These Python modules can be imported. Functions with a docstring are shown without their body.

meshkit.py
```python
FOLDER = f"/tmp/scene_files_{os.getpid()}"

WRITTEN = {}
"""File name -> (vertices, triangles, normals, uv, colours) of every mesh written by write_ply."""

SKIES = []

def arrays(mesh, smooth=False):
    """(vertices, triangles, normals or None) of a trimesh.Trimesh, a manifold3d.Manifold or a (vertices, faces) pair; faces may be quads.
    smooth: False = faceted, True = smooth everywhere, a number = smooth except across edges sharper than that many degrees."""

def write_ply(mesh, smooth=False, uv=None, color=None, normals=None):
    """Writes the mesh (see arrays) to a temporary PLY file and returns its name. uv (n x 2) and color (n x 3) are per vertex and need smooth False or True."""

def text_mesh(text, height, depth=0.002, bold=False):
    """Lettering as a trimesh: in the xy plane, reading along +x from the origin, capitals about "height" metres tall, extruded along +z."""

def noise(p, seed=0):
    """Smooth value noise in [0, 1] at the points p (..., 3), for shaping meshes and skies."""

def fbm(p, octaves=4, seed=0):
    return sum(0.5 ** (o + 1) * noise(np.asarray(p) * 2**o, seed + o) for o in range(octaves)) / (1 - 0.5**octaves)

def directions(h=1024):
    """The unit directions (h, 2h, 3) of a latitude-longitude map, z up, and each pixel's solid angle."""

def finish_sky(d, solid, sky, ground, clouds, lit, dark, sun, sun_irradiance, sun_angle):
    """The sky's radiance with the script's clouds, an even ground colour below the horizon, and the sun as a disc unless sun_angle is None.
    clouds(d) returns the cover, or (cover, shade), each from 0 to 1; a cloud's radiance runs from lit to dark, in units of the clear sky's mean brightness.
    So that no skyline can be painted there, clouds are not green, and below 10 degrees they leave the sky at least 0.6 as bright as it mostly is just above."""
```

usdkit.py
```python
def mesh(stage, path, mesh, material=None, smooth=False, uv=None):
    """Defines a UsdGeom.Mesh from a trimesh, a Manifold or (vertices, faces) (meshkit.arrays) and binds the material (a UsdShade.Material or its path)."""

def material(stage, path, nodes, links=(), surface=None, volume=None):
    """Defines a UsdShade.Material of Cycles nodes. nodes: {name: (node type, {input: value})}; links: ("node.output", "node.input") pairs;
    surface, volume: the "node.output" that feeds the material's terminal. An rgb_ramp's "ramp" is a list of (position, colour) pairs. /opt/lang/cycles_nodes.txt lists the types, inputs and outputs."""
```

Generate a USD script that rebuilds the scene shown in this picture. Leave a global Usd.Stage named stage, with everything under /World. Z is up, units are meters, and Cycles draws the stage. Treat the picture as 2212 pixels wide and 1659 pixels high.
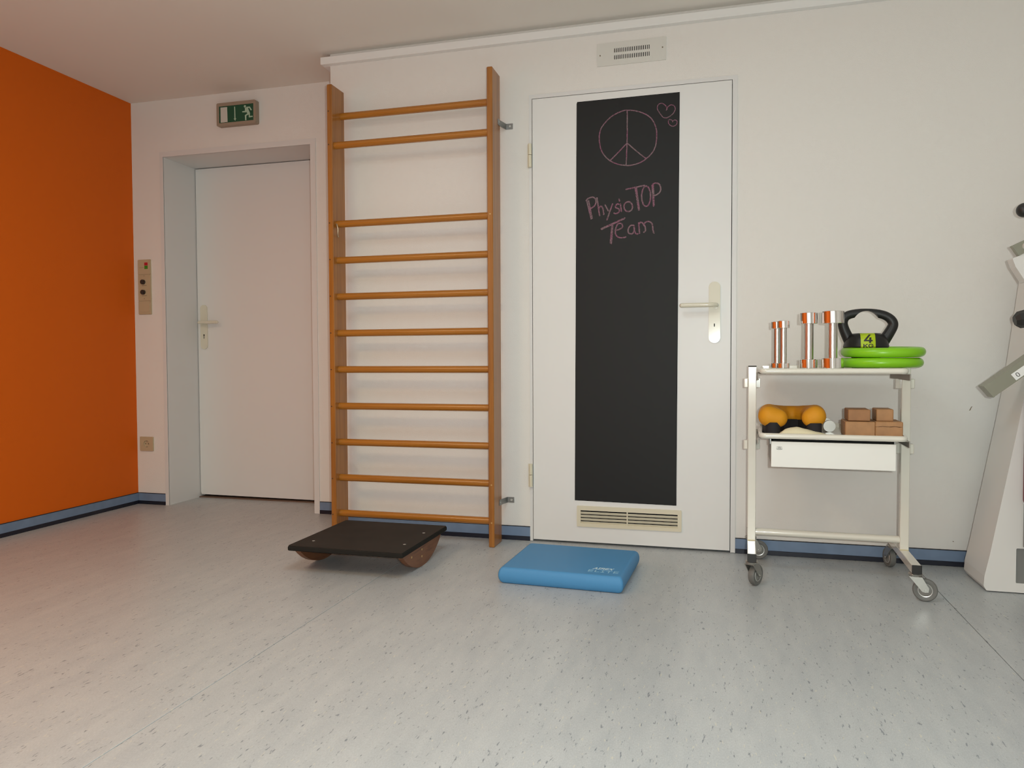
import math, json
import numpy as np, trimesh, manifold3d, shapely
import shapely.geometry as sg
from shapely import affinity
import usdkit, meshkit
from pxr import Usd, UsdGeom, UsdShade, UsdLux, Gf, Sdf
from manifold3d import Manifold

stage = Usd.Stage.CreateInMemory()
UsdGeom.SetStageUpAxis(stage, 'Z')
UsdGeom.SetStageMetersPerUnit(stage, 1.0)
UsdGeom.Xform.Define(stage, '/World')

# ------------------------------------------------------------------ camera
W, H, FPX = 2212, 1659, 1624.4
CAM = np.array([0.8000, -3.3186, 0.8262])
PITCH, ROLL, YAW = -0.0319, -0.0039, -0.2649
_cy, _sy = math.cos(YAW), math.sin(YAW)
fw = np.array([_sy * math.cos(PITCH), _cy * math.cos(PITCH), math.sin(PITCH)])
rt = np.array([_cy, -_sy, 0.0])
up = np.cross(rt, fw)
rt2 = rt * math.cos(ROLL) + up * math.sin(ROLL)
up2 = -rt * math.sin(ROLL) + up * math.cos(ROLL)
cam = UsdGeom.Camera.Define(stage, '/World/camera')
cam.CreateHorizontalApertureAttr(36.0)
cam.CreateVerticalApertureAttr(36.0 * H / W)
cam.CreateFocalLengthAttr(36.0 * FPX / W)
cam.CreateClippingRangeAttr(Gf.Vec2f(0.02, 100))
cam.AddTransformOp().Set(Gf.Matrix4d(*rt2, 0, *up2, 0, *(-fw), 0, *CAM, 1))
cam.CreateExposureAttr(0.0)

# ------------------------------------------------------------------ light
CEIL = 2.3013


def rect_light(path, loc, rot, w, h, power, color):
    l = UsdLux.RectLight.Define(stage, path)
    l.CreateWidthAttr(w); l.CreateHeightAttr(h)
    l.CreateIntensityAttr(power); l.CreateColorAttr(Gf.Vec3f(*color))
    l.AddTranslateOp().Set(Gf.Vec3d(*loc)); l.AddRotateXYZOp().Set(Gf.Vec3f(*rot))
    return l


DAY, COOL, WARM, FLASH = (0.86, 0.95, 1.0), (0.78, 0.93, 1.0), (1.0, 0.72, 0.42), (0.93, 1.0, 0.96)
# daylight through the window band in the wall behind the camera
rect_light('/World/window_daylight', (0.3, -5.98, 1.55), (90, 0, 0), 4.4, 1.2, 0.7, DAY)
# ceiling panels (their housings are built further down)
PANELS = [(0.30, -1.75), (-1.30, -2.60), (2.9, -2.6)]
for i, (px, py) in enumerate(PANELS):
    rect_light('/World/panel_light' + ('' if i == 0 else '_%03d' % i), (px, py, CEIL - 0.045), (0, 0, 0), 0.55, 0.55, (11.0, 22.0, 1.5)[i], (COOL, WARM, COOL)[i])
# the camera's own flash, right of the lens
fl = UsdLux.SphereLight.Define(stage, '/World/camera_flash')
fl.CreateRadiusAttr(0.015); fl.CreateIntensityAttr(10300.0); fl.CreateColorAttr(Gf.Vec3f(*FLASH))
fl.AddTranslateOp().Set(Gf.Vec3d(*(CAM + rt2 * 0.075 + up2 * 0.035 - fw * 0.03)))


# ------------------------------------------------------------------ materials
def lin(r, g, b):
    return tuple(((c / 255.0 + 0.055) / 1.055) ** 2.4 if c > 10 else c / 255.0 / 12.92 for c in (r, g, b))


LOOKS = {}


def mat(name, color, rough=0.5, metal=0.0, spec=0.5, coat=0.0, bump=None, tone=None, ramp=None, extra=None):
    """A principled material. bump: (scale xyz, strength, distance); tone: (scale xyz, amount) soft mottling; ramp: (scale xyz, detail, distortion, stops) colours from stretched noise."""
    p = {'roughness': rough, 'metallic': metal, 'specular_ior_level': spec, 'base_color': color, 'coat_weight': coat, 'coat_roughness': 0.12}
    n, l = {'p': ('principled_bsdf', p)}, []
    if bump or tone or ramp:
        n['tc'] = ('texture_coordinate', {})
    if ramp:
        sc, det, dist, stops = ramp
        n['rm'] = ('mapping', {'scale': sc}); n['rn'] = ('noise_texture', {'scale': 1.0, 'detail': det, 'distortion': dist, 'roughness': 0.55})
        n['rr'] = ('rgb_ramp', {'ramp': stops})
        l += [('tc.object', 'rm.vector'), ('rm.vector', 'rn.vector'), ('rn.fac', 'rr.fac'), ('rr.color', 'p.base_color')]
    if tone:
        sc, amt = tone
        n['tm'] = ('mapping', {'scale': sc}); n['tn'] = ('noise_texture', {'scale': 1.0, 'detail': 3.0})
        n['tr'] = ('rgb_ramp', {'ramp': [(0.25, tuple(c * (1 - amt) for c in color)), (0.75, tuple(min(1, c * (1 + amt)) for c in color))]})
        l += [('tc.object', 'tm.vector'), ('tm.vector', 'tn.vector'), ('tn.fac', 'tr.fac'), ('tr.color', 'p.base_color')]
    if bump:
        sc, st, dd = bump
        n['bm'] = ('mapping', {'scale': sc}); n['bn'] = ('noise_texture', {'scale': 1.0, 'detail': 4.0})
        n['bp'] = ('bump', {'strength': st, 'distance': dd})
        l += [('tc.object', 'bm.vector'), ('bm.vector', 'bn.vector'), ('bn.fac', 'bp.height'), ('bp.normal', 'p.normal')]
    if extra:
        extra(n, l)
    LOOKS[name] = usdkit.material(stage, '/World/Looks/' + name, n, l, surface='p.BSDF')
    return LOOKS[name]


U = lambda s: (s, s, s)
mat('wall_paint', (0.80, 0.775, 0.735), 0.75, spec=0.25, bump=(U(260), 0.25, 0.002), tone=(U(1.2), 0.012))
mat('ceiling_paint', (0.82, 0.785, 0.725), 0.85, spec=0.2, bump=(U(240), 0.2, 0.002))
mat('orange_paint', (0.70, 0.125, 0.0005), 0.6, spec=0.3, bump=(U(260), 0.25, 0.002))
mat('white_lacquer', (0.80, 0.80, 0.78), 0.32, spec=0.5, bump=(U(35), 0.04, 0.002))
mat('door_white', (0.79, 0.785, 0.765), 0.38, spec=0.5)
mat('steel_frame_white', (0.74, 0.735, 0.72), 0.4)
mat('trim_white', (0.84, 0.84, 0.82), 0.45)
mat('vent_plate_white', (0.70, 0.69, 0.64), 0.5)
mat('cream_plastic', (0.72, 0.66, 0.50), 0.3)
mat('ivory_plastic', (0.73, 0.69, 0.56), 0.16, coat=0.3)
mat('switch_beige', (0.52, 0.42, 0.27), 0.4)
mat('dark_void', (0.012, 0.012, 0.012), 0.9)
mat('blue_vinyl', (0.17, 0.24, 0.36), 0.45, tone=((18, 18, 18), 0.10))
mat('navy_vinyl', (0.008, 0.010, 0.022), 0.4)
mat('dark_edge', (0.02, 0.02, 0.025), 0.5)
mat('threshold_brown', (0.16, 0.10, 0.07), 0.6)


def wood(n, l):
    n['bm'] = ('mapping', {'scale': (300, 300, 14)}); n['bn'] = ('noise_texture', {'scale': 1.0, 'detail': 3.0})
    n['bp'] = ('bump', {'strength': 0.12, 'distance': 0.001})
    l += [('tc.object', 'bm.vector'), ('bm.vector', 'bn.vector'), ('bn.fac', 'bp.height'), ('bp.normal', 'p.normal')]


HONEY = [(0.22, (0.25, 0.085, 0.010)), (0.45, (0.33, 0.120, 0.016)), (0.62, (0.39, 0.150, 0.024)), (0.8, (0.30, 0.105, 0.012))]
mat('honey_wood_upright', (0.45, 0.18, 0.03), 0.34, coat=0.25, ramp=((55, 34, 1.8), 4.0, 0.6, HONEY), extra=wood)
mat('honey_wood_round', (0.48, 0.19, 0.03), 0.3, coat=0.3, ramp=((2.2, 60, 60), 4.0, 0.5, [(0.25, (0.32, 0.115, 0.010)), (0.5, (0.42, 0.160, 0.018)), (0.75, (0.36, 0.130, 0.013))]))
mat('plug_dark', (0.08, 0.035, 0.01), 0.5)
mat('plug_light', (0.55, 0.36, 0.14), 0.4)
mat('zinc_steel', (0.30, 0.30, 0.29), 0.42, metal=0.9)
mat('screw_steel', (0.62, 0.61, 0.58), 0.35, metal=0.8)
mat('brass_wire', (0.62, 0.55, 0.40), 0.3, metal=0.8)
mat('chrome', (0.90, 0.89, 0.87), 0.05, metal=1.0)
mat('knurled_chrome', (0.66, 0.65, 0.62), 0.24, metal=1.0, bump=(U(900), 0.5, 0.0006))
mat('rubber_top', (0.024, 0.019, 0.015), 0.75, spec=0.3, bump=(U(500), 0.5, 0.001), tone=(U(9), 0.25))
mat('rubber_edge', (0.016, 0.015, 0.013), 0.8, spec=0.2)
mat('rocker_wood', (0.17, 0.062, 0.024), 0.45, coat=0.15, ramp=((70, 7, 55), 4.0, 0.8, [(0.3, (0.13, 0.042, 0.016)), (0.55, (0.21, 0.078, 0.028)), (0.8, (0.15, 0.052, 0.02))]))
mat('pad_foam', (0.075, 0.27, 0.52), 0.55, spec=0.35, bump=(U(420), 0.35, 0.001))
mat('pad_print', (0.62, 0.80, 0.86), 0.6)
mat('pad_print_faint', (0.30, 0.55, 0.72), 0.6)
mat('chalkboard_black', (0.011, 0.0107, 0.0105), 0.55, spec=0.3)


def chalk(n, l):
    n['cm'] = ('mapping', {'scale': (260, 260, 260)}); n['cn'] = ('noise_texture', {'scale': 1.0, 'detail': 2.0})
    n['ct'] = ('mapping', {'scale': (16, 16, 16)}); n['cn2'] = ('noise_texture', {'scale': 1.0, 'detail': 1.0})
    n['cr'] = ('rgb_ramp', {'ramp': [(0.30, (0.35, 0.33, 0.34)), (0.55, (1, 1, 1))]})
    n['cr2'] = ('rgb_ramp', {'ramp': [(0.38, (0.27, 0.115, 0.17)), (0.62, (0.25, 0.175, 0.19))]})
    n['cx'] = ('mix', {'mix_type': 'multiply', 'fac': 1.0})
    l += [('tc.object', 'cm.vector'), ('cm.vector', 'cn.vector'), ('cn.fac', 'cr.fac'), ('tc.object', 'ct.vector'), ('ct.vector', 'cn2.vector'),
          ('cn2.fac', 'cr2.fac'), ('cr.color', 'cx.color1'), ('cr2.color', 'cx.color2'), ('cx.color', 'p.base_color')]


mat('pink_chalk', (0.2, 0.1, 0.14), 0.95, spec=0.1, bump=(U(400), 0.2, 0.001), extra=chalk)
mat('sign_frame', (0.34, 0.27, 0.20), 0.5)
mat('sign_green', (0.010, 0.085, 0.042), 0.35)
mat('sign_white', (0.62, 0.62, 0.56), 0.45)
mat('sign_symbol', (0.42, 0.58, 0.44), 0.45)
mat('red_print', (0.50, 0.015, 0.03), 0.5)
mat('green_print', (0.05, 0.25, 0.015), 0.5)
mat('dark_print', (0.035, 0.025, 0.02), 0.5)
mat('grey_print', (0.22, 0.17, 0.11), 0.5)
mat('trolley_cream', (0.76, 0.73, 0.64), 0.16, spec=0.5, coat=0.4)
mat('drawer_white', (0.84, 0.83, 0.78), 0.35)
mat('bracket_grey', (0.36, 0.34, 0.30), 0.5)
mat('weld_yellow', (0.60, 0.52, 0.30), 0.4)
mat('black_plastic', (0.018, 0.017, 0.016), 0.45)
mat('castor_metal', (0.42, 0.41, 0.38), 0.3, metal=0.85)
mat('castor_rubber', (0.155, 0.155, 0.145), 0.55)
mat('castor_hub', (0.24, 0.235, 0.215), 0.5)
mat('castor_rim', (0.55, 0.55, 0.53), 0.35, metal=0.6)
mat('kettlebell_vinyl', (0.014, 0.014, 0.014), 0.42, spec=0.4, bump=(U(420), 0.35, 0.0008))
mat('label_lime', (0.42, 0.55, 0.005), 0.45)
mat('ring_green', (0.24, 0.58, 0.012), 0.3, spec=0.5)
mat('mustard_cloth', (0.66, 0.28, 0.012), 0.6, spec=0.3, bump=(U(600), 0.3, 0.0008))
mat('black_cloth', (0.012, 0.010, 0.012), 0.8)
mat('cream_cloth', (0.72, 0.65, 0.44), 0.8, bump=(U(220), 0.4, 0.002))
mat('brown_block', (0.40, 0.205, 0.085), 0.6, tone=(U(30), 0.12), bump=(U(160), 0.25, 0.001))
mat('brown_block_dark', (0.33, 0.155, 0.060), 0.6, tone=(U(30), 0.12), bump=(U(160), 0.25, 0.001))
mat('machine_white', (0.74, 0.72, 0.69), 0.4, bump=(U(160), 0.08, 0.001))
mat('machine_grey', (0.20, 0.20, 0.19), 0.5)
mat('machine_silver', (0.34, 0.335, 0.27), 0.38, metal=0.75)
mat('red_leather', (0.16, 0.012, 0.022), 0.5)
mat('paper_white', (0.82, 0.82, 0.80), 0.6)
mat('lamp_housing', (0.75, 0.75, 0.73), 0.5)


def floor_look():
    n = {'p': ('principled_bsdf', {'roughness': 0.36, 'specular_ior_level': 0.5}), 'tc': ('geometry', {}),
         'm1': ('mapping', {'scale': (150, 34, 1)}), 'n1': ('noise_texture', {'scale': 1.0, 'detail': 2.0, 'roughness': 0.5}),
         'm2': ('mapping', {'scale': (170, 40, 1), 'location': (7.3, 3.1, 5.5)}), 'n2': ('noise_texture', {'scale': 1.0, 'detail': 2.0, 'roughness': 0.5}),
         'm3': ('mapping', {'scale': (26, 6, 1), 'location': (1.3, 9.1, 2.5)}), 'n3': ('noise_texture', {'scale': 1.0, 'detail': 4.0, 'roughness': 0.6}),
         'm4': ('mapping', {'scale': (420, 150, 1), 'location': (4, 2, 1)}), 'n4': ('noise_texture', {'scale': 1.0, 'detail': 2.0}),
         'r1': ('rgb_ramp', {'ramp': [(0.655, (0, 0, 0)), (0.71, (0.75, 0.75, 0.75))]}),
         'r2': ('rgb_ramp', {'ramp': [(0.655, (0, 0, 0)), (0.72, (0.70, 0.70, 0.70))]}),
         'r3': ('rgb_ramp', {'ramp': [(0.3, (0.46, 0.485, 0.50)), (0.7, (0.53, 0.55, 0.555))]}),
         'r4': ('rgb_ramp', {'ramp': [(0.35, (0.88, 0.88, 0.88)), (0.7, (1, 1, 1))]}),
         'mm': ('mix', {'mix_type': 'multiply', 'fac': 1.0}),
         'x1': ('mix', {'mix_type': 'mix', 'color2': (0.60, 0.58, 0.50)}), 'x2': ('mix', {'mix_type': 'mix', 'color2': (0.12, 0.14, 0.17)})}
    l = []
    for k in '1234':
        l += [('tc.position', f'm{k}.vector'), (f'm{k}.vector', f'n{k}.vector'), (f'n{k}.fac', f'r{k}.fac')]
    l += [('r3.color', 'mm.color1'), ('r4.color', 'mm.color2'), ('mm.color', 'x1.color1'), ('r1.color', 'x1.fac'), ('x1.color', 'x2.color1'), ('r2.color', 'x2.fac'), ('x2.color', 'p.base_color')]
    LOOKS['speckled_vinyl'] = usdkit.material(stage, '/World/Looks/speckled_vinyl', n, l, surface='p.BSDF')


floor_look()

# ------------------------------------------------------------------ scene tree helpers
USED = set()


def numbered(parent, name):
    k, p = 0, f'{parent}/{name}'
    while p in USED:
        k += 1; p = f'{parent}/{name}_{k:03d}'
    USED.add(p)
    return p


class Thing:
    def __init__(self, path, loc, rot):
        self.path, self.loc, self.rot = path, np.array(loc, float), math.radians(rot)


def setdata(prim, label, cat, group=None, kind=None):
    for k, v in (('label', label), ('category', cat), ('group', group), ('kind', kind)):
        if v:
            prim.SetCustomDataByKey(k, v)


def thing(name, label, cat, loc=(0, 0, 0), rot=0.0, group=None, kind=None):
    path = numbered('/World', name)
    x = UsdGeom.Xform.Define(stage, path)
    x.AddTranslateOp().Set(Gf.Vec3d(*map(float, loc)))
    if rot:
        x.AddRotateZOp().Set(float(rot))
    setdata(x.GetPrim(), label, cat, group, kind)
    return Thing(path, loc, rot)


def tm(m):
    if isinstance(m, trimesh.Trimesh):
        return m
    if hasattr(m, 'to_mesh'):
        q = m.to_mesh()
        return trimesh.Trimesh(np.array(q.vert_properties[:, :3]), np.array(q.tri_verts), process=False)
    return trimesh.Trimesh(*m, process=False)


def part(t, name, mesh, look, label=None, smooth=30, local=False, parent=None, kind=None):
    """One mesh of a thing; mesh in world coordinates unless local."""
    m = tm(mesh).copy()
    if not local:
        v = m.vertices - t.loc
        c, s = math.cos(-t.rot), math.sin(-t.rot)
        m = trimesh.Trimesh(np.stack([c * v[:, 0] - s * v[:, 1], s * v[:, 0] + c * v[:, 1], v[:, 2]], 1), m.faces, process=False)
    path = numbered(parent or t.path, name)
    prim = usdkit.mesh(stage, path, m, LOOKS[look], smooth=smooth).GetPrim()
    if label:
        prim.SetCustomDataByKey('label', label)
    if kind:
        prim.SetCustomDataByKey('kind', kind)
    return path


def dup(t, label, loc, rot=0.0):
    src = stage.GetPrimAtPath(t.path)
    d = src.GetCustomData()
    base = t.path.rsplit('/', 1)[1]
    r = thing(base, label, d['category'], loc, rot, d.get('group'))
    p = stage.GetPrimAtPath(r.path)
    p.GetReferences().AddInternalReference(Sdf.Path(t.path))
    p.SetInstanceable(True)
    return r


def cat(*ms):
    return trimesh.util.concatenate([tm(m) for m in ms])


def box(x0, x1, y0, y1, z0, z1, c=0.0):
    """A box with chamfered edges."""
    x0, x1 = sorted((x0, x1)); y0, y1 = sorted((y0, y1)); z0, z1 = sorted((z0, z1))
    if c <= 0:
        m = trimesh.creation.box((x1 - x0, y1 - y0, z1 - z0))
        m.apply_translation(((x0 + x1) / 2, (y0 + y1) / 2, (z0 + z1) / 2))
        return m
    c = min(c, 0.45 * min(x1 - x0, y1 - y0, z1 - z0))
    P = []
    for a, A in ((x0, 1), (x1, -1)):
        for b, B in ((y0, 1), (y1, -1)):
            for d, D in ((z0, 1), (z1, -1)):
                P += [(a, b + B * c, d + D * c), (a + A * c, b, d + D * c), (a + A * c, b + B * c, d)]
    return tm(Manifold.hull_points(np.array(P, np.float64)))


def rbox(x0, x1, y0, y1, z0, z1, r, n=20):
    """A box with fully rounded edges."""
    s = Manifold.sphere(r, n)
    return tm(Manifold.batch_hull([s.translate((a, b, d)) for a in (x0 + r, x1 - r) for b in (y0 + r, y1 - r) for d in (z0 + r, z1 - r)]))


def xz(poly, yfront, depth):
    """A polygon in (x, z) as a slab: front face at y = yfront (towards -y), going back by depth."""
    polys = getattr(poly, 'geoms', [poly])
    out = []
    for p in polys:
        m = trimesh.creation.extrude_polygon(p, depth, engine='earcut')
        v = m.vertices
        out.append(trimesh.Trimesh(np.stack([v[:, 0], yfront + depth - v[:, 2], v[:, 1]], 1), m.faces, process=False))
    return cat(*out)


def xy(poly, z0, h):
    out = []
    for p in getattr(poly, 'geoms', [poly]):
        m = trimesh.creation.extrude_polygon(p, h, engine='earcut')
        m.apply_translation((0, 0, z0)); out.append(m)
    return cat(*out)


def rrect(x0, x1, y0, y1, r):
    return sg.box(x0 + r, y0 + r, x1 - r, y1 - r).buffer(r, quad_segs=8)


def cyl(p, q, r, n=24):
    return trimesh.creation.cylinder(radius=r, segment=[p, q], sections=n)


def capsule(p, q, r, n=20):
    return tm(Manifold.batch_hull([Manifold.sphere(r, n).translate(tuple(map(float, p))), Manifold.sphere(r, n).translate(tuple(map(float, q)))]))


def lathe(profile, n=48):
    return trimesh.creation.revolve(np.array(profile, float), sections=n)


def tube(path, radii, n=16, closed=False):
    p = np.array(path, float); k = len(p)
    radii = np.broadcast_to(np.asarray(radii, float), (k,))
    t = np.roll(p, -1, 0) - np.roll(p, 1, 0) if closed else np.gradient(p, axis=0)
    t /= np.linalg.norm(t, axis=1, keepdims=True)
    ref = np.array([0, 1.0, 0]) if abs(t[:, 1]).max() < 0.9 else np.array([0.3, 0.2, 0.93])
    a = np.cross(t, ref); a /= np.linalg.norm(a, axis=1, keepdims=True)
    b = np.cross(t, a)
    ang = np.arange(n) * 2 * np.pi / n
    v = (p[:, None] + radii[:, None, None] * (np.cos(ang)[None, :, None] * a[:, None] + np.sin(ang)[None, :, None] * b[:, None])).reshape(-1, 3)
    f = []
    for i in range(k if closed else k - 1):
        i2 = (i + 1) % k
        for j in range(n):
            j2 = (j + 1) % n
            f += [(i * n + j, i2 * n + j2, i2 * n + j), (i * n + j, i * n + j2, i2 * n + j2)]
    if not closed:
        v = np.vstack([v, p[0], p[-1]])
        for j in range(n):
            j2 = (j + 1) % n
            f += [(k * n, j2, j), (k * n + 1, (k - 1) * n + j, (k - 1) * n + j2)]
    m = trimesh.Trimesh(v, np.array(f), process=False)
    m.fix_normals()
    return m


def man(m):
    m = tm(m)
    return Manifold(manifold3d.Mesh(np.asarray(m.vertices, np.float32), np.asarray(m.faces, np.uint32)))


def spline(pts, n):
    from scipy.interpolate import CubicSpline
    p = np.array(pts, float)
    s = np.concatenate([[0], np.cumsum(np.linalg.norm(np.diff(p, axis=0), axis=1))])
    return CubicSpline(s, p)(np.linspace(0, s[-1], n))


# ------------------------------------------------------------------ the room
XL, YR, XC = -2.4395, 0.3125, -1.0024        # orange wall, recess wall, corner of the main wall
XR, YF = 4.2, -6.0                           # unseen right wall and the wall behind the camera

t = thing('floor', 'speckled blue-grey vinyl sheet floor with welded seams', 'floor', kind='structure')
SEAMS = [-4.6, -2.44, -0.4405, 1.5655, 3.57, 5.6]
for a, b in zip(SEAMS[:-1], SEAMS[1:]):
    x0, x1 = max(a, XL - 0.1) + 0.0011, min(b, XR + 0.1) - 0.0011
    if x1 - x0 > 0.1:
        part(t, 'vinyl_sheet', box(x0, x1, YF - 0.1, 0.75, -0.004, 0.0, 0.0008), 'speckled_vinyl', smooth=False)
part(t, 'screed', box(XL - 0.1, XR + 0.1, YF - 0.1, 0.75, -0.10, -0.004), 'dark_void', label='dark seam line between the vinyl sheets')

t = thing('ceiling', 'plain white painted ceiling', 'ceiling', kind='structure')
part(t, 'plaster', box(XL - 0.1, XR + 0.1, YF - 0.1, 0.75, CEIL, CEIL + 0.12), 'ceiling_paint', smooth=False)

t = thing('wall_left', 'bright orange painted side wall', 'wall', kind='structure')
part(t, 'plaster', box(XL - 0.12, XL, YF - 0.1, YR + 0.3, 0, CEIL), 'orange_paint', smooth=False)

DL, DR, DT = 0.0, 0.8598, 1.993             # door 2 leaf
t = thing('wall_back', 'long white painted wall behind the wall bars, the chalkboard door and the trolley', 'wall', kind='structure')
shape = sg.box(XC, 0, XR + 0.1, CEIL).difference(sg.box(DL - 0.0125, -1, DR + 0.0185, DT + 0.0175))
part(t, 'plaster', xz(shape, 0.0, 0.30), 'wall_paint', smooth=False)
part(t, 'scuff_mark', xz(sg.Polygon([(1.7610, 0.620), (1.7655, 0.6215), (1.7690, 0.631), (1.7725, 0.637), (1.7690, 0.6365), (1.7650, 0.629)]), -0.0004, 0.0005), 'grey_print', label='small dark scuff on the wall')
part(t, 'scuff_mark', xz(sg.Polygon([(1.7085, 0.0995), (1.7125, 0.1010), (1.7160, 0.0980), (1.7125, 0.0975)]), -0.0004, 0.0005), 'grey_print', label='small dark scuff on the wall')

OL, OR, OT, LEAF1 = -2.2268, -1.2950, 1.9812, 0.581
t = thing('wall_recess', 'white painted wall set back in the corner around the plain door', 'wall', kind='structure')
shape = sg.box(XL, 0, XC + 0.002, CEIL).difference(sg.box(OL - 0.004, -1, OR + 0.004, OT + 0.004))
part(t, 'plaster', xz(shape, YR, 0.33), 'wall_paint', smooth=False)

t = thing('wall_right', 'white wall at the far right end of the room', 'wall', kind='structure')
part(t, 'plaster', box(XR, XR + 0.1, YF - 0.1, 0.3, 0, CEIL), 'wall_paint', smooth=False)
t = thing('wall_front', 'white wall with a window band behind the camera', 'wall', kind='structure')
shape = sg.box(XL, 0, XR, CEIL).difference(sg.box(-1.95, 0.93, 2.55, 2.17))
part(t, 'plaster', xz(shape, YF - 0.10, 0.10), 'wall_paint', smooth=False)
t = thing('window_1', 'wide window band behind the camera', 'window', (0.3, YF, 0.93), kind='structure')
fr = sg.box(-1.95, 0.93, 2.55, 2.17).difference(shapely.union_all([sg.box(-1.90 + k * 1.475, 0.98, -0.475 + k * 1.475, 2.12) for k in range(3)]))
part(t, 'window_frame', xz(fr, YF - 0.045, 0.06), 'trim_white')
part(t, 'glass_backing', box(-1.95, 2.55, YF - 0.09, YF - 0.06, 0.93, 2.17), 'wall_paint')
for i, (px, py) in enumerate(PANELS):
    t = thing('ceiling_light', ['square ceiling light nearest the chalkboard door', 'square ceiling light towards the orange wall', 'square ceiling light at the right of the room'][i], 'ceiling light', (px, py, CEIL - 0.04))
    ring = sg.box(px - 0.31, py - 0.31, px + 0.31, py + 0.31).difference(sg.box(px - 0.28, py - 0.28, px + 0.28, py + 0.28))
    part(t, 'housing', cat(xy(ring, CEIL - 0.06, 0.06), box(px - 0.28, px + 0.28, py - 0.28, py + 0.28, CEIL - 0.03, CEIL)), 'lamp_housing')

# baseboards: blue vinyl strip, navy foot, dark top edge


def baseboard(name, label, runs):
    t = thing(name, label, 'baseboard', kind='structure')
    for axis, u0, u1, w, s in runs:
        def b(d0, d1, z0, z1, c=0.0006):
            if axis == 'x':
                return box(u0, u1, w + s * d0, w + s * d1, z0, z1, c)
            return box(w + s * d0, w + s * d1, u0, u1, z0, z1, c)
        part(t, 'foot_strip', b(0, 0.0052, 0.0, 0.0195), 'navy_vinyl')
        part(t, 'face_strip', b(0, 0.0035, 0.0195, 0.0630), 'blue_vinyl')
        part(t, 'edge_strip', b(0, 0.0048, 0.0630, 0.0662), 'dark_edge')


baseboard('baseboard_left', 'blue vinyl baseboard with navy foot along the orange wall', [('y', YF, YR, XL, 1)])
baseboard('baseboard_recess', 'blue vinyl baseboard in the recess beside the plain door', [('x', XL + 0.006, -2.2505, YR, -1), ('x', -1.2625, XC, YR, -1)])
baseboard('baseboard_back', 'blue vinyl baseboard along the long white wall', [('x', XC, -0.0155, 0, -1), ('x', 0.8822, XR, 0, -1)])

t = thing('trim_1', 'flat white trim strip under the ceiling along the long wall', 'trim', kind='structure')
part(t, 'strip', box(-1.040, XR, -0.030, 0.0, 2.2462, 2.2810, 0.002), 'trim_white')
part(t, 'return', box(-1.040, XC, 0.0, 0.30, 2.2462, 2.2810, 0.002), 'trim_white')

# ------------------------------------------------------------------ door 1 in the recess
t = thing('door_1', 'plain white door deep in its steel frame in the corner recess', 'door', ((OL + OR) / 2, YR, 0), kind='structure')
archi = sg.box(-2.2490, 0.0, -1.2637, 2.0105).difference(sg.box(OL, -1, OR, OT))
part(t, 'door_frame', xz(archi, YR - 0.004, 0.006), 'steel_frame_white', smooth=False)
lining = sg.box(OL - 0.004, 0, OR + 0.004, OT + 0.004).difference(sg.box(OL, -1, OR, OT))
part(t, 'door_lining', xz(lining, YR, 0.31), 'steel_frame_white', smooth=False)
part(t, 'threshold', box(OL, OR, LEAF1 - 0.010, LEAF1 + 0.06, 0.0, 0.006), 'threshold_brown', label='brown threshold strip')
leafp = sg.Polygon([(OL + 0.0045, 0.034), (OL + 0.010, 0.0185), (OR - 0.0035, 0.0145), (OR - 0.0035, OT - 0.0045), (OL + 0.0045, OT - 0.0045)])
leaf = part(t, 'door_leaf', xz(leafp, LEAF1, 0.04), 'door_white', smooth=False)
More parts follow.
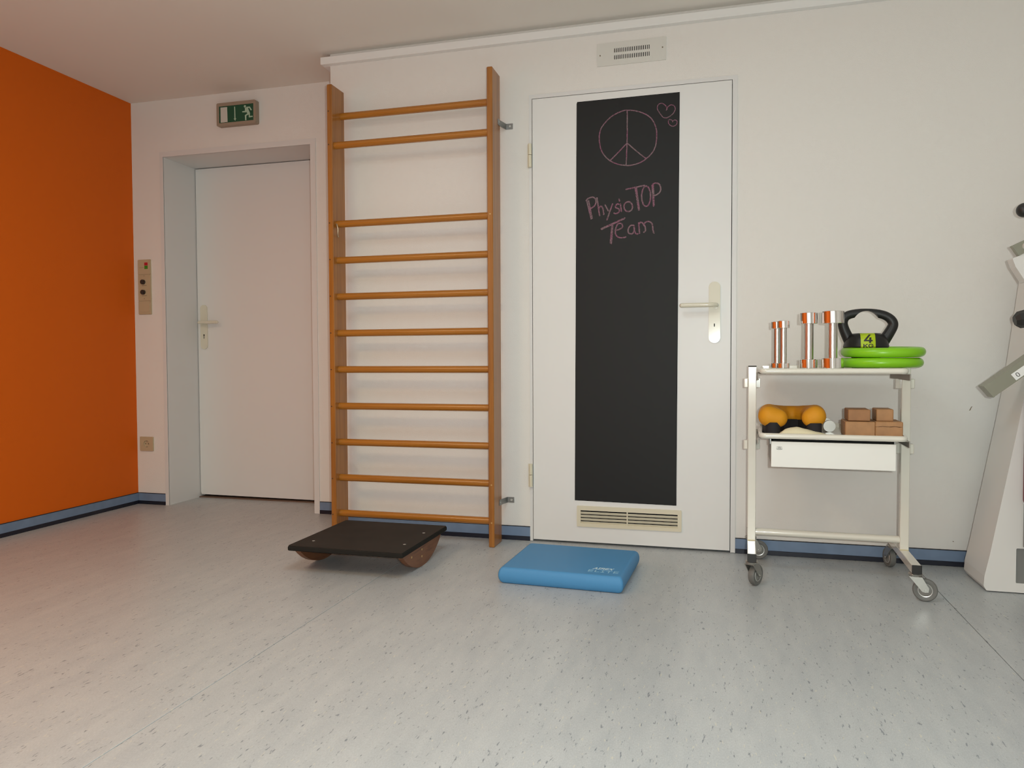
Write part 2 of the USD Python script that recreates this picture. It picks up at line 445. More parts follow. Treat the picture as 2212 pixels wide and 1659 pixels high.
part(t, 'dark_gap', box(OL, OR, LEAF1 + 0.045, LEAF1 + 0.06, 0.0, OT), 'dark_void')
plate = rrect(-2.2010, -2.1540, 0.899, 1.164, 0.022)
key = shapely.union_all([sg.Point(-2.1775, 0.983).buffer(0.0055), sg.box(-2.1805, 0.962, -2.1745, 0.984)])
hp = part(t, 'handle_plate', xz(plate.difference(key), LEAF1 - 0.007, 0.007), 'ivory_plastic')
part(t, 'keyhole', xz(key, LEAF1 - 0.003, 0.003), 'dark_print', parent=hp)
part(t, 'handle', cat(capsule((-2.178, LEAF1 - 0.048, 1.0575), (-2.056, LEAF1 - 0.048, 1.0575), 0.0095), cyl((-2.178, LEAF1 - 0.048, 1.0575), (-2.178, LEAF1, 1.0575), 0.0085)), 'ivory_plastic')

# ------------------------------------------------------------------ door 2 with the chalkboard
t = thing('door_2', 'white door with cream lever handle and louvred vent, the one carrying the chalkboard', 'door', (DR / 2, 0, 0), kind='structure')
fo = sg.box(-0.0158, 0.002, 0.8818, 2.0125).difference(sg.box(DL - 0.0025, -1, DR + 0.0025, DT + 0.0025))
part(t, 'door_frame', xz(fo, -0.0045, 0.10), 'steel_frame_white', smooth=False)
part(t, 'door_leaf', box(DL, DR, -0.006, 0.038, 0.0095, DT, 0.0012), 'door_white', smooth=False)
part(t, 'dark_gap', box(DL - 0.01, DR + 0.01, 0.05, 0.09, 0.0, DT + 0.01), 'dark_void')
for z0, z1 in ((1.690, 1.794), (0.250, 0.354)):
    h = part(t, 'hinge', cat(cyl((-0.0095, -0.013, z0), (-0.0095, -0.013, (z0 * 1.9 + z1 * 2.1) / 4 - 0.0012), 0.0082), cyl((-0.0095, -0.013, (z0 * 1.9 + z1 * 2.1) / 4 + 0.0012), (-0.0095, -0.013, z1), 0.0082), box(-0.0225, -0.0095, -0.006, -0.0042, z0, z1)), 'cream_plastic')
pl = rrect(0.7693, 0.8165, 0.8955, 1.1545, 0.0225)
kh = rrect(0.7905, 0.7945, 0.9640, 0.9775, 0.0018)
slab = cat(xz(pl.difference(kh), -0.0115, 0.0055), xz(pl.buffer(-0.002).difference(kh), -0.0135, 0.002))
hp = part(t, 'handle_plate', slab, 'ivory_plastic')
part(t, 'keyhole', xz(kh, -0.008, 0.002), 'dark_print', parent=hp)
part(t, 'handle', cat(tube(spline([(0.6600, -0.055, 1.0535), (0.70, -0.0565, 1.0538), (0.76, -0.0565, 1.0540), (0.790, -0.050, 1.0540), (0.7985, -0.036, 1.0540), (0.7985, -0.012, 1.0540)], 28), 0.0098, 18), trimesh.creation.icosphere(3, 0.0098).apply_translation((0.6600, -0.055, 1.0535)), cyl((0.7985, -0.0205, 1.054), (0.7985, -0.012, 1.054), 0.0145)), 'ivory_plastic')
# louvred vent low in the leaf
VX0, VX1, VZ0, VZ1 = 0.2015, 0.6595, 0.0800, 0.1730
open_ = shapely.union_all([sg.box(0.2185, 0.0955, 0.4235, 0.1535), sg.box(0.4285, 0.0955, 0.6430, 0.1535)])
vg = part(t, 'vent_grille', xz(rrect(VX0, VX1, VZ0, VZ1, 0.004).difference(open_), -0.0125, 0.0065), 'cream_plastic', label='cream plastic louvred vent grille')
part(t, 'vent_shadow', xz(open_, -0.0064, 0.0004), 'dark_void', parent=vg)
for x0, x1 in ((0.2185, 0.4235), (0.4285, 0.6430)):
    for k in range(4):
        zc = 0.0995 + k * 0.0145
        q = np.array([(x, y, z) for x in (x0, x1) for y, z in ((-0.0118, zc + 0.0032), (-0.0068, zc - 0.0068), (-0.0118, zc + 0.0048), (-0.0066, zc - 0.0052))], np.float64)
        part(t, 'slat', Manifold.hull_points(q), 'cream_plastic', parent=vg)

# chalkboard film stuck on door 2
STROKES = json.loads('''{"peace_sign":[[[0.4238,1.9056],[0.4557,1.9009],[0.4921,1.8872],[0.5193,1.869],[0.5396,1.8402],[0.5491,1.8078],[0.5492,1.7716],[0.5443,1.7403],[0.5331,1.7186],[0.5151,1.6995],[0.4925,1.683],[0.4652,1.6727],[0.4378,1.6682],[0.4102,1.6706],[0.3826,1.6772],[0.3548,1.6906],[0.3315,1.7107],[0.3129,1.7398],[0.3045,1.7681],[0.3026,1.8005],[0.3082,1.8322],[0.3222,1.8541],[0.3408,1.8731],[0.364,1.8894],[0.3916,1.9007],[0.4123,1.9057],[0.4247,1.906]],[[0.4238,1.9056],[0.423,1.768],[0.4194,1.6723]],[[0.4221,1.7635],[0.3871,1.7296],[0.3478,1.6934]],[[0.4239,1.7656],[0.4651,1.726],[0.5038,1.6935]]],"heart":[[[0.5932,1.894],[0.59,1.9055],[0.5797,1.9177],[0.5663,1.9221],[0.5551,1.9155],[0.552,1.9022],[0.5597,1.8858],[0.5844,1.8588],[0.6133,1.8698],[0.623,1.8801],[0.6274,1.8954],[0.6198,1.9087],[0.6087,1.9115],[0.5976,1.9049],[0.5901,1.8907]]],"heart2":[[[0.6169,1.839],[0.6111,1.8484],[0.6022,1.8492],[0.5987,1.8396],[0.6023,1.8303],[0.6156,1.8211],[0.6311,1.8256],[0.6356,1.8342],[0.6333,1.8434],[0.6244,1.8464],[0.6169,1.839]]],"text":[[[0.247,1.5275],[0.2659,1.4464]],[[0.2555,1.5261],[0.2706,1.4485]],[[0.2447,1.5276],[0.2612,1.5397],[0.2824,1.5361],[0.288,1.5205],[0.28,1.5014],[0.2602,1.4923]],[[0.2923,1.5369],[0.3035,1.4584]],[[0.2998,1.4887],[0.3119,1.4982],[0.3185,1.4854],[0.3222,1.462]],[[0.3283,1.5033],[0.3418,1.4771]],[[0.3604,1.5061],[0.3479,1.4722],[0.3362,1.439]],[[0.3882,1.5031],[0.3757,1.5006],[0.3734,1.4915],[0.3864,1.4839],[0.3896,1.4731],[0.3804,1.4644],[0.3669,1.4661]],[[0.3887,1.5252],[0.391,1.5172]],[[0.3947,1.5041],[0.3993,1.4726]],[[0.4288,1.5118],[0.4352,1.5101],[0.4408,1.5059],[0.4449,1.4998],[0.447,1.4926],[0.4467,1.4851],[0.4442,1.4783],[0.4397,1.4731],[0.4338,1.4701],[0.4273,1.4697],[0.421,1.472],[0.4156,1.4767],[0.4119,1.4832],[0.4104,1.4906],[0.4112,1.498],[0.4143,1.5045],[0.4191,1.5092],[0.4252,1.5116],[0.4318,1.5113],[0.4379,1.5084]],[[0.4195,1.566],[0.4562,1.5715],[0.4981,1.5779]],[[0.4585,1.569],[0.4663,1.5206],[0.4737,1.4731]],[[0.4635,1.5687],[0.4764,1.4743]],[[0.5053,1.5743],[0.512,1.5711],[0.5179,1.5629],[0.5221,1.5506],[0.5243,1.5358],[0.524,1.5204],[0.5214,1.5064],[0.5168,1.4955],[0.5107,1.4891],[0.5039,1.488],[0.4974,1.4923],[0.4918,1.5016],[0.488,1.5147],[0.4864,1.5298],[0.4872,1.5451],[0.4903,1.5585],[0.4954,1.5685],[0.5017,1.5737],[0.5085,1.5735],[0.5149,1.5679]],[[0.5311,1.5758],[0.5372,1.4877]],[[0.5356,1.5755],[0.5394,1.4912]],[[0.5298,1.5746],[0.5424,1.5842],[0.5582,1.5809],[0.5672,1.5645],[0.5627,1.5443],[0.5479,1.5339],[0.538,1.5322]],[[0.3105,1.4014],[0.3595,1.4207],[0.4141,1.4423]],[[0.3129,1.3985],[0.4104,1.4389]],[[0.3618,1.4183],[0.3586,1.3769],[0.3549,1.3345]],[[0.3581,1.4185],[0.3512,1.3379]],[[0.3772,1.3908],[0.392,1.3956],[0.4045,1.407],[0.3989,1.4187],[0.3864,1.4194],[0.3758,1.4038],[0.3725,1.3855],[0.379,1.3658],[0.3966,1.3576],[0.4183,1.3602]],[[0.4527,1.4082],[0.4381,1.4076],[0.4289,1.3919],[0.4312,1.3757],[0.445,1.3728],[0.4541,1.3884],[0.4541,1.4068],[0.4574,1.3814],[0.4702,1.3716]],[[0.4738,1.4181],[0.4775,1.3735]],[[0.4747,1.4057],[0.4838,1.4204],[0.4947,1.4116],[0.4957,1.3773]],[[0.4966,1.406],[0.5111,1.4222],[0.5247,1.4192],[0.5338,1.3959],[0.5397,1.3706]]],"sign":{"frame":[[-1.8488,2.2363],[-1.604,2.2365],[-1.6043,2.1137],[-1.8465,2.1098]],"green":[[-1.8343,2.2167],[-1.6179,2.219],[-1.6176,2.1289],[-1.8313,2.1275]],"door":[[-1.8251,2.2135],[-1.7825,2.2128],[-1.7812,2.132],[-1.8247,2.1317]],"arrow":[[-1.7383,2.2104],[-1.7324,2.2102],[-1.7312,2.1479],[-1.7262,2.1475],[-1.7332,2.1345],[-1.7435,2.1466],[-1.738,2.1472]],"head":[[-1.6716,2.2067]],"torso":[[-1.6718,2.1981],[-1.6599,2.2009],[-1.6527,2.1948],[-1.6405,2.167],[-1.6478,2.1622],[-1.655,2.1652],[-1.6639,2.1785],[-1.6711,2.1854]],"armb":[[-1.6608,2.2026],[-1.6413,2.2028],[-1.629,2.184],[-1.6357,2.182],[-1.6454,2.1969],[-1.6582,2.1945]],"armf":[[-1.6885,2.1815],[-1.6721,2.1816],[-1.67,2.1963],[-1.6627,2.1941],[-1.663,2.1784],[-1.6649,2.1742],[-1.6876,2.1759]],"legf":[[-1.655,2.1675],[-1.6478,2.1622],[-1.6639,2.1557],[-1.6634,2.1321],[-1.6711,2.1317],[-1.6724,2.1588]],"legb":[[-1.6496,2.1647],[-1.6408,2.167],[-1.6422,2.1523],[-1.6248,2.1518],[-1.6249,2.146],[-1.6472,2.1453]]}}''')
t = thing('chalkboard', 'tall narrow black chalkboard panel with pink chalk writing on the white door', 'chalkboard', (0.4185, -0.0063, 0.195))
part(t, 'board', xz(sg.Polygon([(0.1918, 0.1965), (0.6370, 0.1928), (0.6460, 1.9625), (0.2045, 1.9610), (0.2018, 1.952)]), -0.0078, 0.0016), 'chalkboard_black', smooth=False)


def strokes(lines, w, y=-0.0083):
    rng = np.random.default_rng(7)
    out = []
    for s in lines:
        p = np.array(s, float)
        if len(p) > 2:
            p = spline(p, 6 * len(p))
        else:
            p = p[0] + np.linspace(0, 1, 8)[:, None] * (p[1] - p[0])
        p = p + rng.normal(0, 0.0003, p.shape)
        out.append(sg.LineString(p).buffer(w / 2, quad_segs=3))
    return xz(shapely.union_all(out).simplify(0.0002), y, 0.0006)


part(t, 'peace_sign', strokes(STROKES['peace_sign'], 0.0048), 'pink_chalk', label='peace sign drawn in pink chalk')
part(t, 'heart', strokes(STROKES['heart'], 0.0036), 'pink_chalk', label='large chalk heart')
part(t, 'heart', strokes(STROKES['heart2'], 0.0034), 'pink_chalk', label='small chalk heart')
part(t, 'lettering', strokes(STROKES['text'], 0.0058), 'pink_chalk', label='handwritten chalk words PhysioTOP Team')

# ------------------------------------------------------------------ wall fittings
t = thing('ventilation_plate', 'flat off-white ventilation plate with two rows of slots above the chalkboard door', 'ventilation plate', (0.44, 0, 2.105))
AV = sg.box(0.2915, 2.1065, 0.5885, 2.2040)
slots = []
for k in range(20):
    x = 0.3685 + k * (0.5165 - 0.3685) / 19
    for zc in (2.1690, 2.1395):
        slots.append(rrect(x - 0.0016, x + 0.0016, zc - 0.0095, zc + 0.0095, 0.0015))
slots = shapely.union_all(slots)
part(t, 'plate', xz(AV.difference(slots), -0.004, 0.0035), 'vent_plate_white', smooth=False)
part(t, 'slot_backing', xz(sg.box(0.360, 2.122, 0.525, 2.187), -0.0006, 0.0005), 'dark_void')
for x, z in ((0.3055, 2.1525), (0.5735, 2.1600)):
    part(t, 'screw', cyl((x, -0.0055, z), (x, -0.003, z), 0.0028, 12), 'grey_print')

S = STROKES['sign']
t = thing('exit_sign', 'green emergency exit sign with running figure above the plain door', 'exit sign', (-1.726, YR, 2.11))
X0, X1, Z0, Z1 = -1.8480, -1.6040, 2.1120, 2.2365
GX0, GX1, GZ0, GZ1 = -1.8330, -1.6178, 2.1280, 2.2180
part(t, 'frame', xz(rrect(X0, X1, Z0, Z1, 0.008).difference(sg.box(GX0, GZ0, GX1, GZ1)), 0.280, YR - 0.280), 'sign_frame')
part(t, 'panel', xz(sg.box(GX0, GZ0, GX1, GZ1), 0.2835, 0.02), 'sign_green', smooth=False)
part(t, 'door_symbol', xz(sg.Polygon(S['door']), 0.2829, 0.0008), 'sign_white', smooth=False)
part(t, 'arrow_symbol', xz(sg.Polygon(S['arrow']), 0.2829, 0.0008), 'sign_symbol', smooth=False)
man_ = shapely.union_all([sg.Point(S['head'][0]).buffer(0.0066)] + [sg.Polygon(S[k]).buffer(0.0004) for k in ('torso', 'armb', 'armf', 'legf', 'legb')])
part(t, 'running_figure', xz(man_, 0.2829, 0.0008), 'sign_symbol', smooth=False)

t = thing('switch_panel', 'tall beige switch panel with two dark knobs beside the orange wall', 'switch', (-2.363, YR, 1.095))
SY = YR
part(t, 'frame', xz(rrect(-2.4065, -2.3205, 1.0955, 1.4090, 0.004), SY - 0.006, 0.006), 'switch_beige')
g1 = part(t, 'cover', xz(rrect(-2.4045, -2.3225, 1.3245, 1.4065, 0.003), SY - 0.0095, 0.0035), 'switch_beige')
part(t, 'red_field', xz(sg.box(-2.3600, 1.3745, -2.3370, 1.3915), SY - 0.0100, 0.0007), 'red_print', parent=g1, label='red indicator field')
part(t, 'green_field', xz(sg.box(-2.3590, 1.3550, -2.3370, 1.3735), SY - 0.0100, 0.0007), 'green_print', parent=g1, label='green indicator field')
part(t, 'line_print', xz(sg.box(-2.3950, 1.3625, -2.3630, 1.3640), SY - 0.0099, 0.0005), 'grey_print', parent=g1)
g2 = part(t, 'cover', xz(rrect(-2.4045, -2.3225, 1.1740, 1.3205, 0.003), SY - 0.0095, 0.0035), 'switch_beige')
for zc in (1.2805, 1.2225):
    part(t, 'knob', cat(cyl((-2.3680, SY - 0.021, zc), (-2.3680, SY - 0.0092, zc), 0.0135, 24), box(-2.3705, -2.3655, SY - 0.024, SY - 0.020, zc - 0.012, zc + 0.012, 0.001)), 'dark_print', parent=g2, label='dark rotary knob')
    part(t, 'caption_print', xz(sg.box(-2.3790, zc - 0.0215, -2.3460, zc - 0.0190), SY - 0.0099, 0.0005), 'grey_print', parent=g2)
for zc in (1.3150, 1.1865):
    part(t, 'screw', cyl((-2.3630, SY - 0.0102, zc), (-2.3630, SY - 0.0090, zc), 0.0022, 10), 'grey_print', parent=g2)
g3 = part(t, 'cover', xz(rrect(-2.4045, -2.3225, 1.0975, 1.1700, 0.003), SY - 0.0095, 0.0035), 'switch_beige', label='blank lower cover')
part(t, 'rocker', xz(rrect(-2.3985, -2.3285, 1.1095, 1.1600, 0.002), SY - 0.0115, 0.0022), 'switch_beige', parent=g3)

t = thing('wall_socket', 'beige square wall socket low beside the plain door', 'socket', (-2.370, YR, 0.310))
part(t, 'frame', xz(rrect(-2.4140, -2.3255, 0.3100, 0.3915, 0.004).difference(sg.Point(-2.3698, 0.3508).buffer(0.0195)), SY - 0.009, 0.009), 'switch_beige')
cup = part(t, 'cup', cat(xz(sg.Point(-2.3698, 0.3508).buffer(0.0195), SY - 0.003, 0.003)), 'switch_beige')
for dx in (-0.0095, 0.0095):
    part(t, 'pin_hole', cyl((-2.3698 + dx, SY - 0.0036, 0.3508), (-2.3698 + dx, SY - 0.0028, 0.3508), 0.0026, 12), 'dark_print', parent=cup)
for dz in (-0.0175, 0.0175):
    part(t, 'earth_clip', box(-2.3725, -2.3671, SY - 0.008, SY - 0.003, 0.3508 + dz - 0.0015, 0.3508 + dz + 0.0015), 'grey_print', parent=cup)

# ------------------------------------------------------------------ wall bars
PXL0, PXL1, PXR0, PXR1, PY0, PY1, PT = -0.9320, -0.9060, -0.1635, -0.1380, -0.168, -0.048, 2.0945
t = thing('wall_bars', 'honey-coloured wooden wall bars with eleven round rungs standing against the white wall', 'wall bars', (-0.535, -0.108, 0))
for x0, x1 in ((PXL0, PXL1), (PXR0, PXR1)):
    pts = [(x, y, z) for x in (x0, x1) for y in (PY0, PY1) for z in (0, PT)]
    part(t, 'post', box(x0, x1, PY0, PY1, 0.0, PT, 0.003), 'honey_wood_upright')
RUNGS = [(1.972, -0.080), (1.8199, -0.142), (1.4614, -0.128), (1.2934, -0.126), (1.1249, -0.125), (0.9547, -0.124), (0.7850, -0.124), (0.6137, -0.124), (0.4439, -0.124), (0.2768, -0.124), (0.1091, -0.126)]
for k, (z, y) in enumerate(RUNGS):
    m = lathe([(0, -0.4), (0.0140, -0.4), (0.0160, -0.388), (0.0160, 0.388), (0.0140, 0.4), (0, 0.4)], 28)
    m.apply_transform(trimesh.transformations.rotation_matrix(math.pi / 2, (0, 1, 0)))
    sc = (PXR0 - PXL1 + 0.016) / 0.8
    m.apply_scale((sc, 1.0, 1.0))
    m.apply_translation(((PXR0 + PXL1) / 2, y, z))
    part(t, 'rung', m, 'honey_wood_round')
for k, (z, y) in enumerate(RUNGS):
    part(t, 'screw_plug', cyl((PXL0 + 0.008, PY0 - 0.0006, z), (PXL0 + 0.008, PY0 + 0.002, z), 0.0032, 10), 'plug_dark')
    part(t, 'screw_plug', cyl((PXR0 + 0.013, PY0 - 0.0006, z), (PXR0 + 0.013, PY0 + 0.002, z), 0.0034, 10), 'plug_light' if k in (2, 9, 10) else 'honey_wood_upright')
for z, sg_ in ((1.882, 0), (0.184, 0)):
    w = 0.0125
    xo = PXR1
    strap = [(-0.1379, -0.078), (-0.1379, -0.052), (-0.1240, -0.0040), (-0.0915, -0.0040), (-0.0915, -0.0008), (-0.1265, -0.0008), (-0.1348, -0.0300), (-0.1348, -0.078)]
    strap = sg.Polygon([(-0.1378, -0.088), (-0.1348, -0.088), (-0.1348, -0.066), (-0.1215, -0.0038), (-0.0915, -0.0038), (-0.0915, -0.0008), (-0.1240, -0.0008), (-0.1378, -0.066)])
    b = part(t, 'wall_bracket', xy(strap, z - w, 2 * w), 'zinc_steel', label='bent zinc steel wall bracket')
    part(t, 'screw', cyl((-0.1035, -0.0062, z), (-0.1035, -0.0036, z), 0.0048, 14), 'screw_steel', parent=b)
    part(t, 'screw', cyl((-0.1348, -0.079, z), (-0.1328, -0.079, z), 0.0042, 14), 'screw_steel', parent=b)
hook = spline([(-0.9060, -0.131, 1.458), (-0.8960, -0.150, 1.452), (-0.8905, -0.152, 1.435), (-0.8925, -0.150, 1.415), (-0.8960, -0.142, 1.406), (-0.8990, -0.132, 1.402)], 22)
part(t, 'hook', tube(hook, np.linspace(0.0038, 0.0026, 22), 10), 'brass_wire', label='small bent metal hook by the third rung')

# ------------------------------------------------------------------ rocker board
BX, BY, BS, BZ, BT = -0.566, -0.502, 0.2415, 0.1080, 0.021
t = thing('rocker_board', 'square black-topped rocker board on two curved brown wooden runners', 'balance board', (BX, BY, 0))
part(t, 'board', rbox(BX - BS, BX + BS, BY - BS, BY + BS, BZ - BT, BZ - 0.002, 0.005, 12), 'rubber_edge', label='board with rough dark edge')
part(t, 'top_mat', xy(rrect(BX - BS + 0.002, BX + BS - 0.002, BY - BS + 0.002, BY + BS - 0.002, 0.006), BZ - 0.0022, 0.0022), 'rubber_top', label='thin black anti-slip mat')
ca, cb, hh = -0.215, 0.205, BZ - BT + 0.001
for x in (BX - BS + 0.012, BX + BS - 0.034):
    half = (cb - ca) / 2
    R = (half ** 2 + hh ** 2) / (2 * hh)
    aa = math.asin(half / R)
    arc = [(R * math.sin(a) + (ca + cb) / 2, R - R * math.cos(a)) for a in np.linspace(-aa, aa, 40)]
    m = trimesh.creation.extrude_polygon(sg.Polygon(arc), 0.022, engine='earcut')
    v = m.vertices
    m = trimesh.Trimesh(np.stack([x + v[:, 2], BY + v[:, 0], v[:, 1]], 1), m.faces, process=False)
    rk = part(t, 'runner', m, 'rocker_wood', label='curved brown wooden runner')
for sx, sy in ((-0.180, -0.150), (0.196, -0.115), (0.196, 0.085)):
    part(t, 'screw', cyl((BX + sx, BY + sy, BZ - 0.001), (BX + sx, BY + sy, BZ + 0.0012), 0.0058, 14), 'screw_steel')
for yy, zz in ((BY - 0.02, 0.068), (BY - 0.02, 0.040), (BY - 0.125, 0.062)):
    part(t, 'runner_screw', cyl((BX + BS - 0.0125, yy, zz), (BX + BS - 0.011, yy, zz), 0.0042, 12), 'plug_light')

# ------------------------------------------------------------------ blue balance pad
t = thing('balance_pad', 'thick bright blue foam balance pad on the floor in front of the chalkboard door', 'balance pad', (0.2655, -0.480, 0), -2.7)
PW, PD, PH = 0.2330, 0.2030, 0.0600
prof = []
rows, cols = [], 40
P = rrect(-PW, PW, -PD, PD, 0.020)
lay = []
for k in range(13):
    a = -math.pi / 2 + math.pi * k / 12
    inset = 0.017 * (1 - math.cos(a)) ** 1.0
    lay.append((inset, PH / 2 + (PH / 2) * math.sin(a)))
hulls = []
for ins, z in lay:
    c = np.array(rrect(-PW + ins, PW - ins, -PD + ins, PD - ins, 0.010).exterior.coords)[:-1]
    hulls.append(np.column_stack([c, np.full(len(c), z)]))
pad = tm(Manifold.hull_points(np.vstack(hulls).astype(np.float64)))
part(t, 'foam', pad, 'pad_foam', local=True, smooth=40)
m = meshkit.text_mesh('AIREX', 0.022, 0.0004, True)
v = m.vertices.copy(); v[:, 0] += 0.28 * v[:, 1]; v[:, 0] *= 0.80
m = trimesh.Trimesh(v, m.faces, process=False); m.apply_translation((0.106, -0.119, PH - 0.0001))
part(t, 'lettering', m, 'pad_print', local=True, label='white slanted print', smooth=False)
m = meshkit.text_mesh('ELITE', 0.026, 0.0004)
m.apply_scale((1.15, 1, 1)); m.apply_translation((0.093, -0.156, PH - 0.0001))
part(t, 'lettering', m, 'pad_print_faint', local=True, label='faint print below', smooth=False)

# ------------------------------------------------------------------ trolley
TX, TY, TR = 1.202, -0.285, -2.0
t = thing('trolley', 'cream-white steel trolley on castors with two shelves and a drawer', 'trolley', (TX, TY, 0), TR)
L = dict(local=True)
HX = 0.2665
for s in (-1, 1):
    part(t, 'post', box(s * HX - 0.015, s * HX + 0.015, -0.015, 0.015, 0.125, 0.797, 0.0018), 'trolley_cream', **L)
    part(t, 'post_cap', box(s * HX - 0.0155, s * HX + 0.0155, -0.0155, 0.0155, 0.797, 0.8005, 0.001), 'black_plastic', **L)
    f = part(t, 'foot', box(s * HX - 0.015, s * HX + 0.015, -0.226, 0.220, 0.095, 0.125, 0.0018), 'trolley_cream', **L)
    part(t, 'weld', box(s * HX - 0.0148, s * HX + 0.0148, -0.0168, -0.0148, 0.1245, 0.1275, 0.0006), 'weld_yellow', parent=f, **L)
    part(t, 'foot_cap', box(s * HX - 0.0154, s * HX + 0.0154, -0.230, -0.225, 0.0946, 0.1254, 0.001), 'black_plastic', **L)
    part(t, 'foot_cap', box(s * HX - 0.0154, s * HX + 0.0154, 0.219, 0.224, 0.0946, 0.1254, 0.001), 'black_plastic', **L)
    for zt, zf in ((0.773, 0.752), (0.541, 0.513)):
        sl = part(t, 'shelf_bracket', cat(box(s * 0.2475 - 0.002, s * 0.2475 + 0.002, -0.185, 0.185, zt - 0.023, zt, 0.0008), box(s * 0.2475 - s * 0.002, s * 0.2475 - s * 0.026, -0.185, 0.185, zt - 0.002, zt, 0.0006)), 'bracket_grey', label='grey angle bracket under the shelf', **L)
        x0, x1 = s * (HX + 0.0155), s * (HX + 0.0305)
        part(t, 'clamp', cat(box(x0, x1, -0.003, 0.024, zf - 0.036, zf, 0.0025), box(s * (HX - 0.03), x1, 0.0155, 0.024, zf - 0.036, zf, 0.001)), 'trolley_cream', parent=sl, **L)
for zt in (0.7727, 0.5407):
    x0, x1, y0, y1, h = -0.2455, 0.2410, -0.2165, 0.2100, 0.0203
    sh = Manifold.batch_hull([man(trimesh.creation.torus(0.016, h / 2, 20, 16)).translate((a, b, zt + h / 2)) for a in (x0 + 0.0262, x1 - 0.0262) for b in (y0 + 0.0262, y1 - 0.0262)])
    pocket = man(xy(rrect(x0 + 0.012, x1 - 0.012, y0 + 0.012, y1 - 0.012, 0.012), zt + h - 0.0085, 0.05))
    s_ = part(t, 'shelf', sh - pocket, 'trolley_cream', **L)
    part(t, 'back_rail', cat(box(x0 + 0.02, x1 - 0.02, y1 - 0.008, y1 - 0.002, zt + 0.012, zt + 0.0275, 0.0015)), 'trolley_cream', parent=s_, **L)
part(t, 'crossbar', cyl((-HX + 0.014, 0.0, 0.1585), (HX - 0.014, 0.0, 0.1600), 0.0135, 28), 'trolley_cream', **L)
dz0, dz1 = 0.4385, 0.5305
part(t, 'drawer', cat(box(-0.2010, -0.1975, -0.186, 0.160, dz0 + 0.002, dz1 - 0.002), box(0.1975, 0.2010, -0.186, 0.160, dz0 + 0.002, dz1 - 0.002), box(-0.2010, 0.2010, -0.186, 0.160, dz0 + 0.002, dz0 + 0.005), box(-0.2010, 0.2010, 0.156, 0.160, dz0 + 0.002, dz1 - 0.002)), 'bracket_grey', label='grey drawer box under the lower shelf', smooth=False, **L)
df = part(t, 'drawer_front', box(-0.2025, 0.2040, -0.1965, -0.186, dz0, dz1, 0.0012), 'drawer_white', label='plain white drawer front', **L)
for rx in (-0.2040, 0.2040):
    part(t, 'drawer_runner', box(rx - 0.002, rx + 0.002, -0.17, 0.17, dz1 - 0.012, 0.5407), 'zinc_steel', smooth=False, **L)
part(t, 'drawer_lining', box(-0.195, 0.195, -0.14, -0.135, dz0 + 0.006, 0.5385), 'dark_void', **L)
ex, ez = -0.1745, 0.5075
em = []
for r0, z_, d in ((0.0095, 0.0024, 1), (0.0052, -0.0004, 1), (0.0095, -0.0030, -1)):
    n_ = np.linspace(-1, 1, 9)
    em.append(sg.LineString([(ex + r0 * u, ez + z_ + d * 0.0024 * (1 - u * u)) for u in n_]).buffer(0.0010 if d < 0 else 0.0006))
em.append(sg.LineString([(ex - 0.0048, ez - 0.0018), (ex + 0.0048, ez - 0.0018)]).buffer(0.0005))
em.append(sg.LineString([(ex - 0.0030, ez + 0.0004), (ex + 0.0030, ez + 0.0004)]).buffer(0.0004))
part(t, 'emblem', xz(shapely.union_all(em), -0.1970, 0.0006), 'machine_grey', parent=df, label='small dark lozenge emblem', **L)


def castor(x, y, ang):
    """Swivel castor: stem at (x, y), wheel trailing in the direction ang (degrees)."""
    a = math.radians(ang); R = 0.0385; off = 0.030
    T = trimesh.transformations.rotation_matrix(a, (0, 0, 1)); T[:3, 3] = (x, y, 0)
    place = lambda m: tm(m).copy().apply_transform(T)
    plate = lathe([(0, 0.0945), (0.0205, 0.0945), (0.0225, 0.091), (0.0215, 0.086), (0.0175, 0.083), (0, 0.083)], 28)
    cheek = Manifold.hull_points(np.array([(-0.020, 0.0, 0.0845), (0.020, 0.0, 0.0845), (off + 0.009, 0.0, R - 0.004), (off - 0.009, 0.0, R - 0.004), (off + 0.011, 0.0, R + 0.01), (-0.020, 0.003, 0.0845), (0.020, 0.003, 0.0845), (off + 0.009, 0.003, R - 0.004), (off - 0.009, 0.003, R - 0.004), (off + 0.011, 0.003, R + 0.01)], np.float64))
    top = box(-0.020, 0.021, -0.0185, 0.0185, 0.0825, 0.0855, 0.001)
    fork = cat(plate, top, tm(cheek.translate((0, 0.0155, 0))), tm(cheek.translate((0, -0.0185, 0))), cyl((off, -0.021, R), (off, 0.021, R), 0.005, 14))
    c = part(t, 'castor', place(fork), 'castor_metal', **L)
    prof = [(0.0225, -0.0085), (0.0300, -0.0115), (0.0350, -0.0110), (0.0378, -0.0080), (R, -0.003), (R, 0.003), (0.0378, 0.0080), (0.0350, 0.0110), (0.0300, 0.0115), (0.0225, 0.0085), (0.0225, -0.0085)]
    rot = trimesh.transformations.rotation_matrix(math.pi / 2, (1, 0, 0))
    def wheel(p, n=40):
        m = lathe(p, n).apply_transform(rot); m.apply_translation((off, 0, R)); return place(m)
    part(t, 'wheel', wheel(prof), 'castor_rubber', parent=c, **L)
    part(t, 'hub', wheel([(0, -0.0095), (0.012, -0.0105), (0.0200, -0.0075), (0.0200, 0.0075), (0.012, 0.0105), (0, 0.0095)]), 'castor_hub', parent=c, **L)
    part(t, 'rim', cat(wheel([(0.0198, -0.0105), (0.0226, -0.0112), (0.0240, -0.0095), (0.0198, -0.0080), (0.0198, -0.0105)]), wheel([(0.0198, 0.0105), (0.0198, 0.0080), (0.0240, 0.0095), (0.0226, 0.0112), (0.0198, 0.0105)])), 'castor_rim', parent=c, **L)


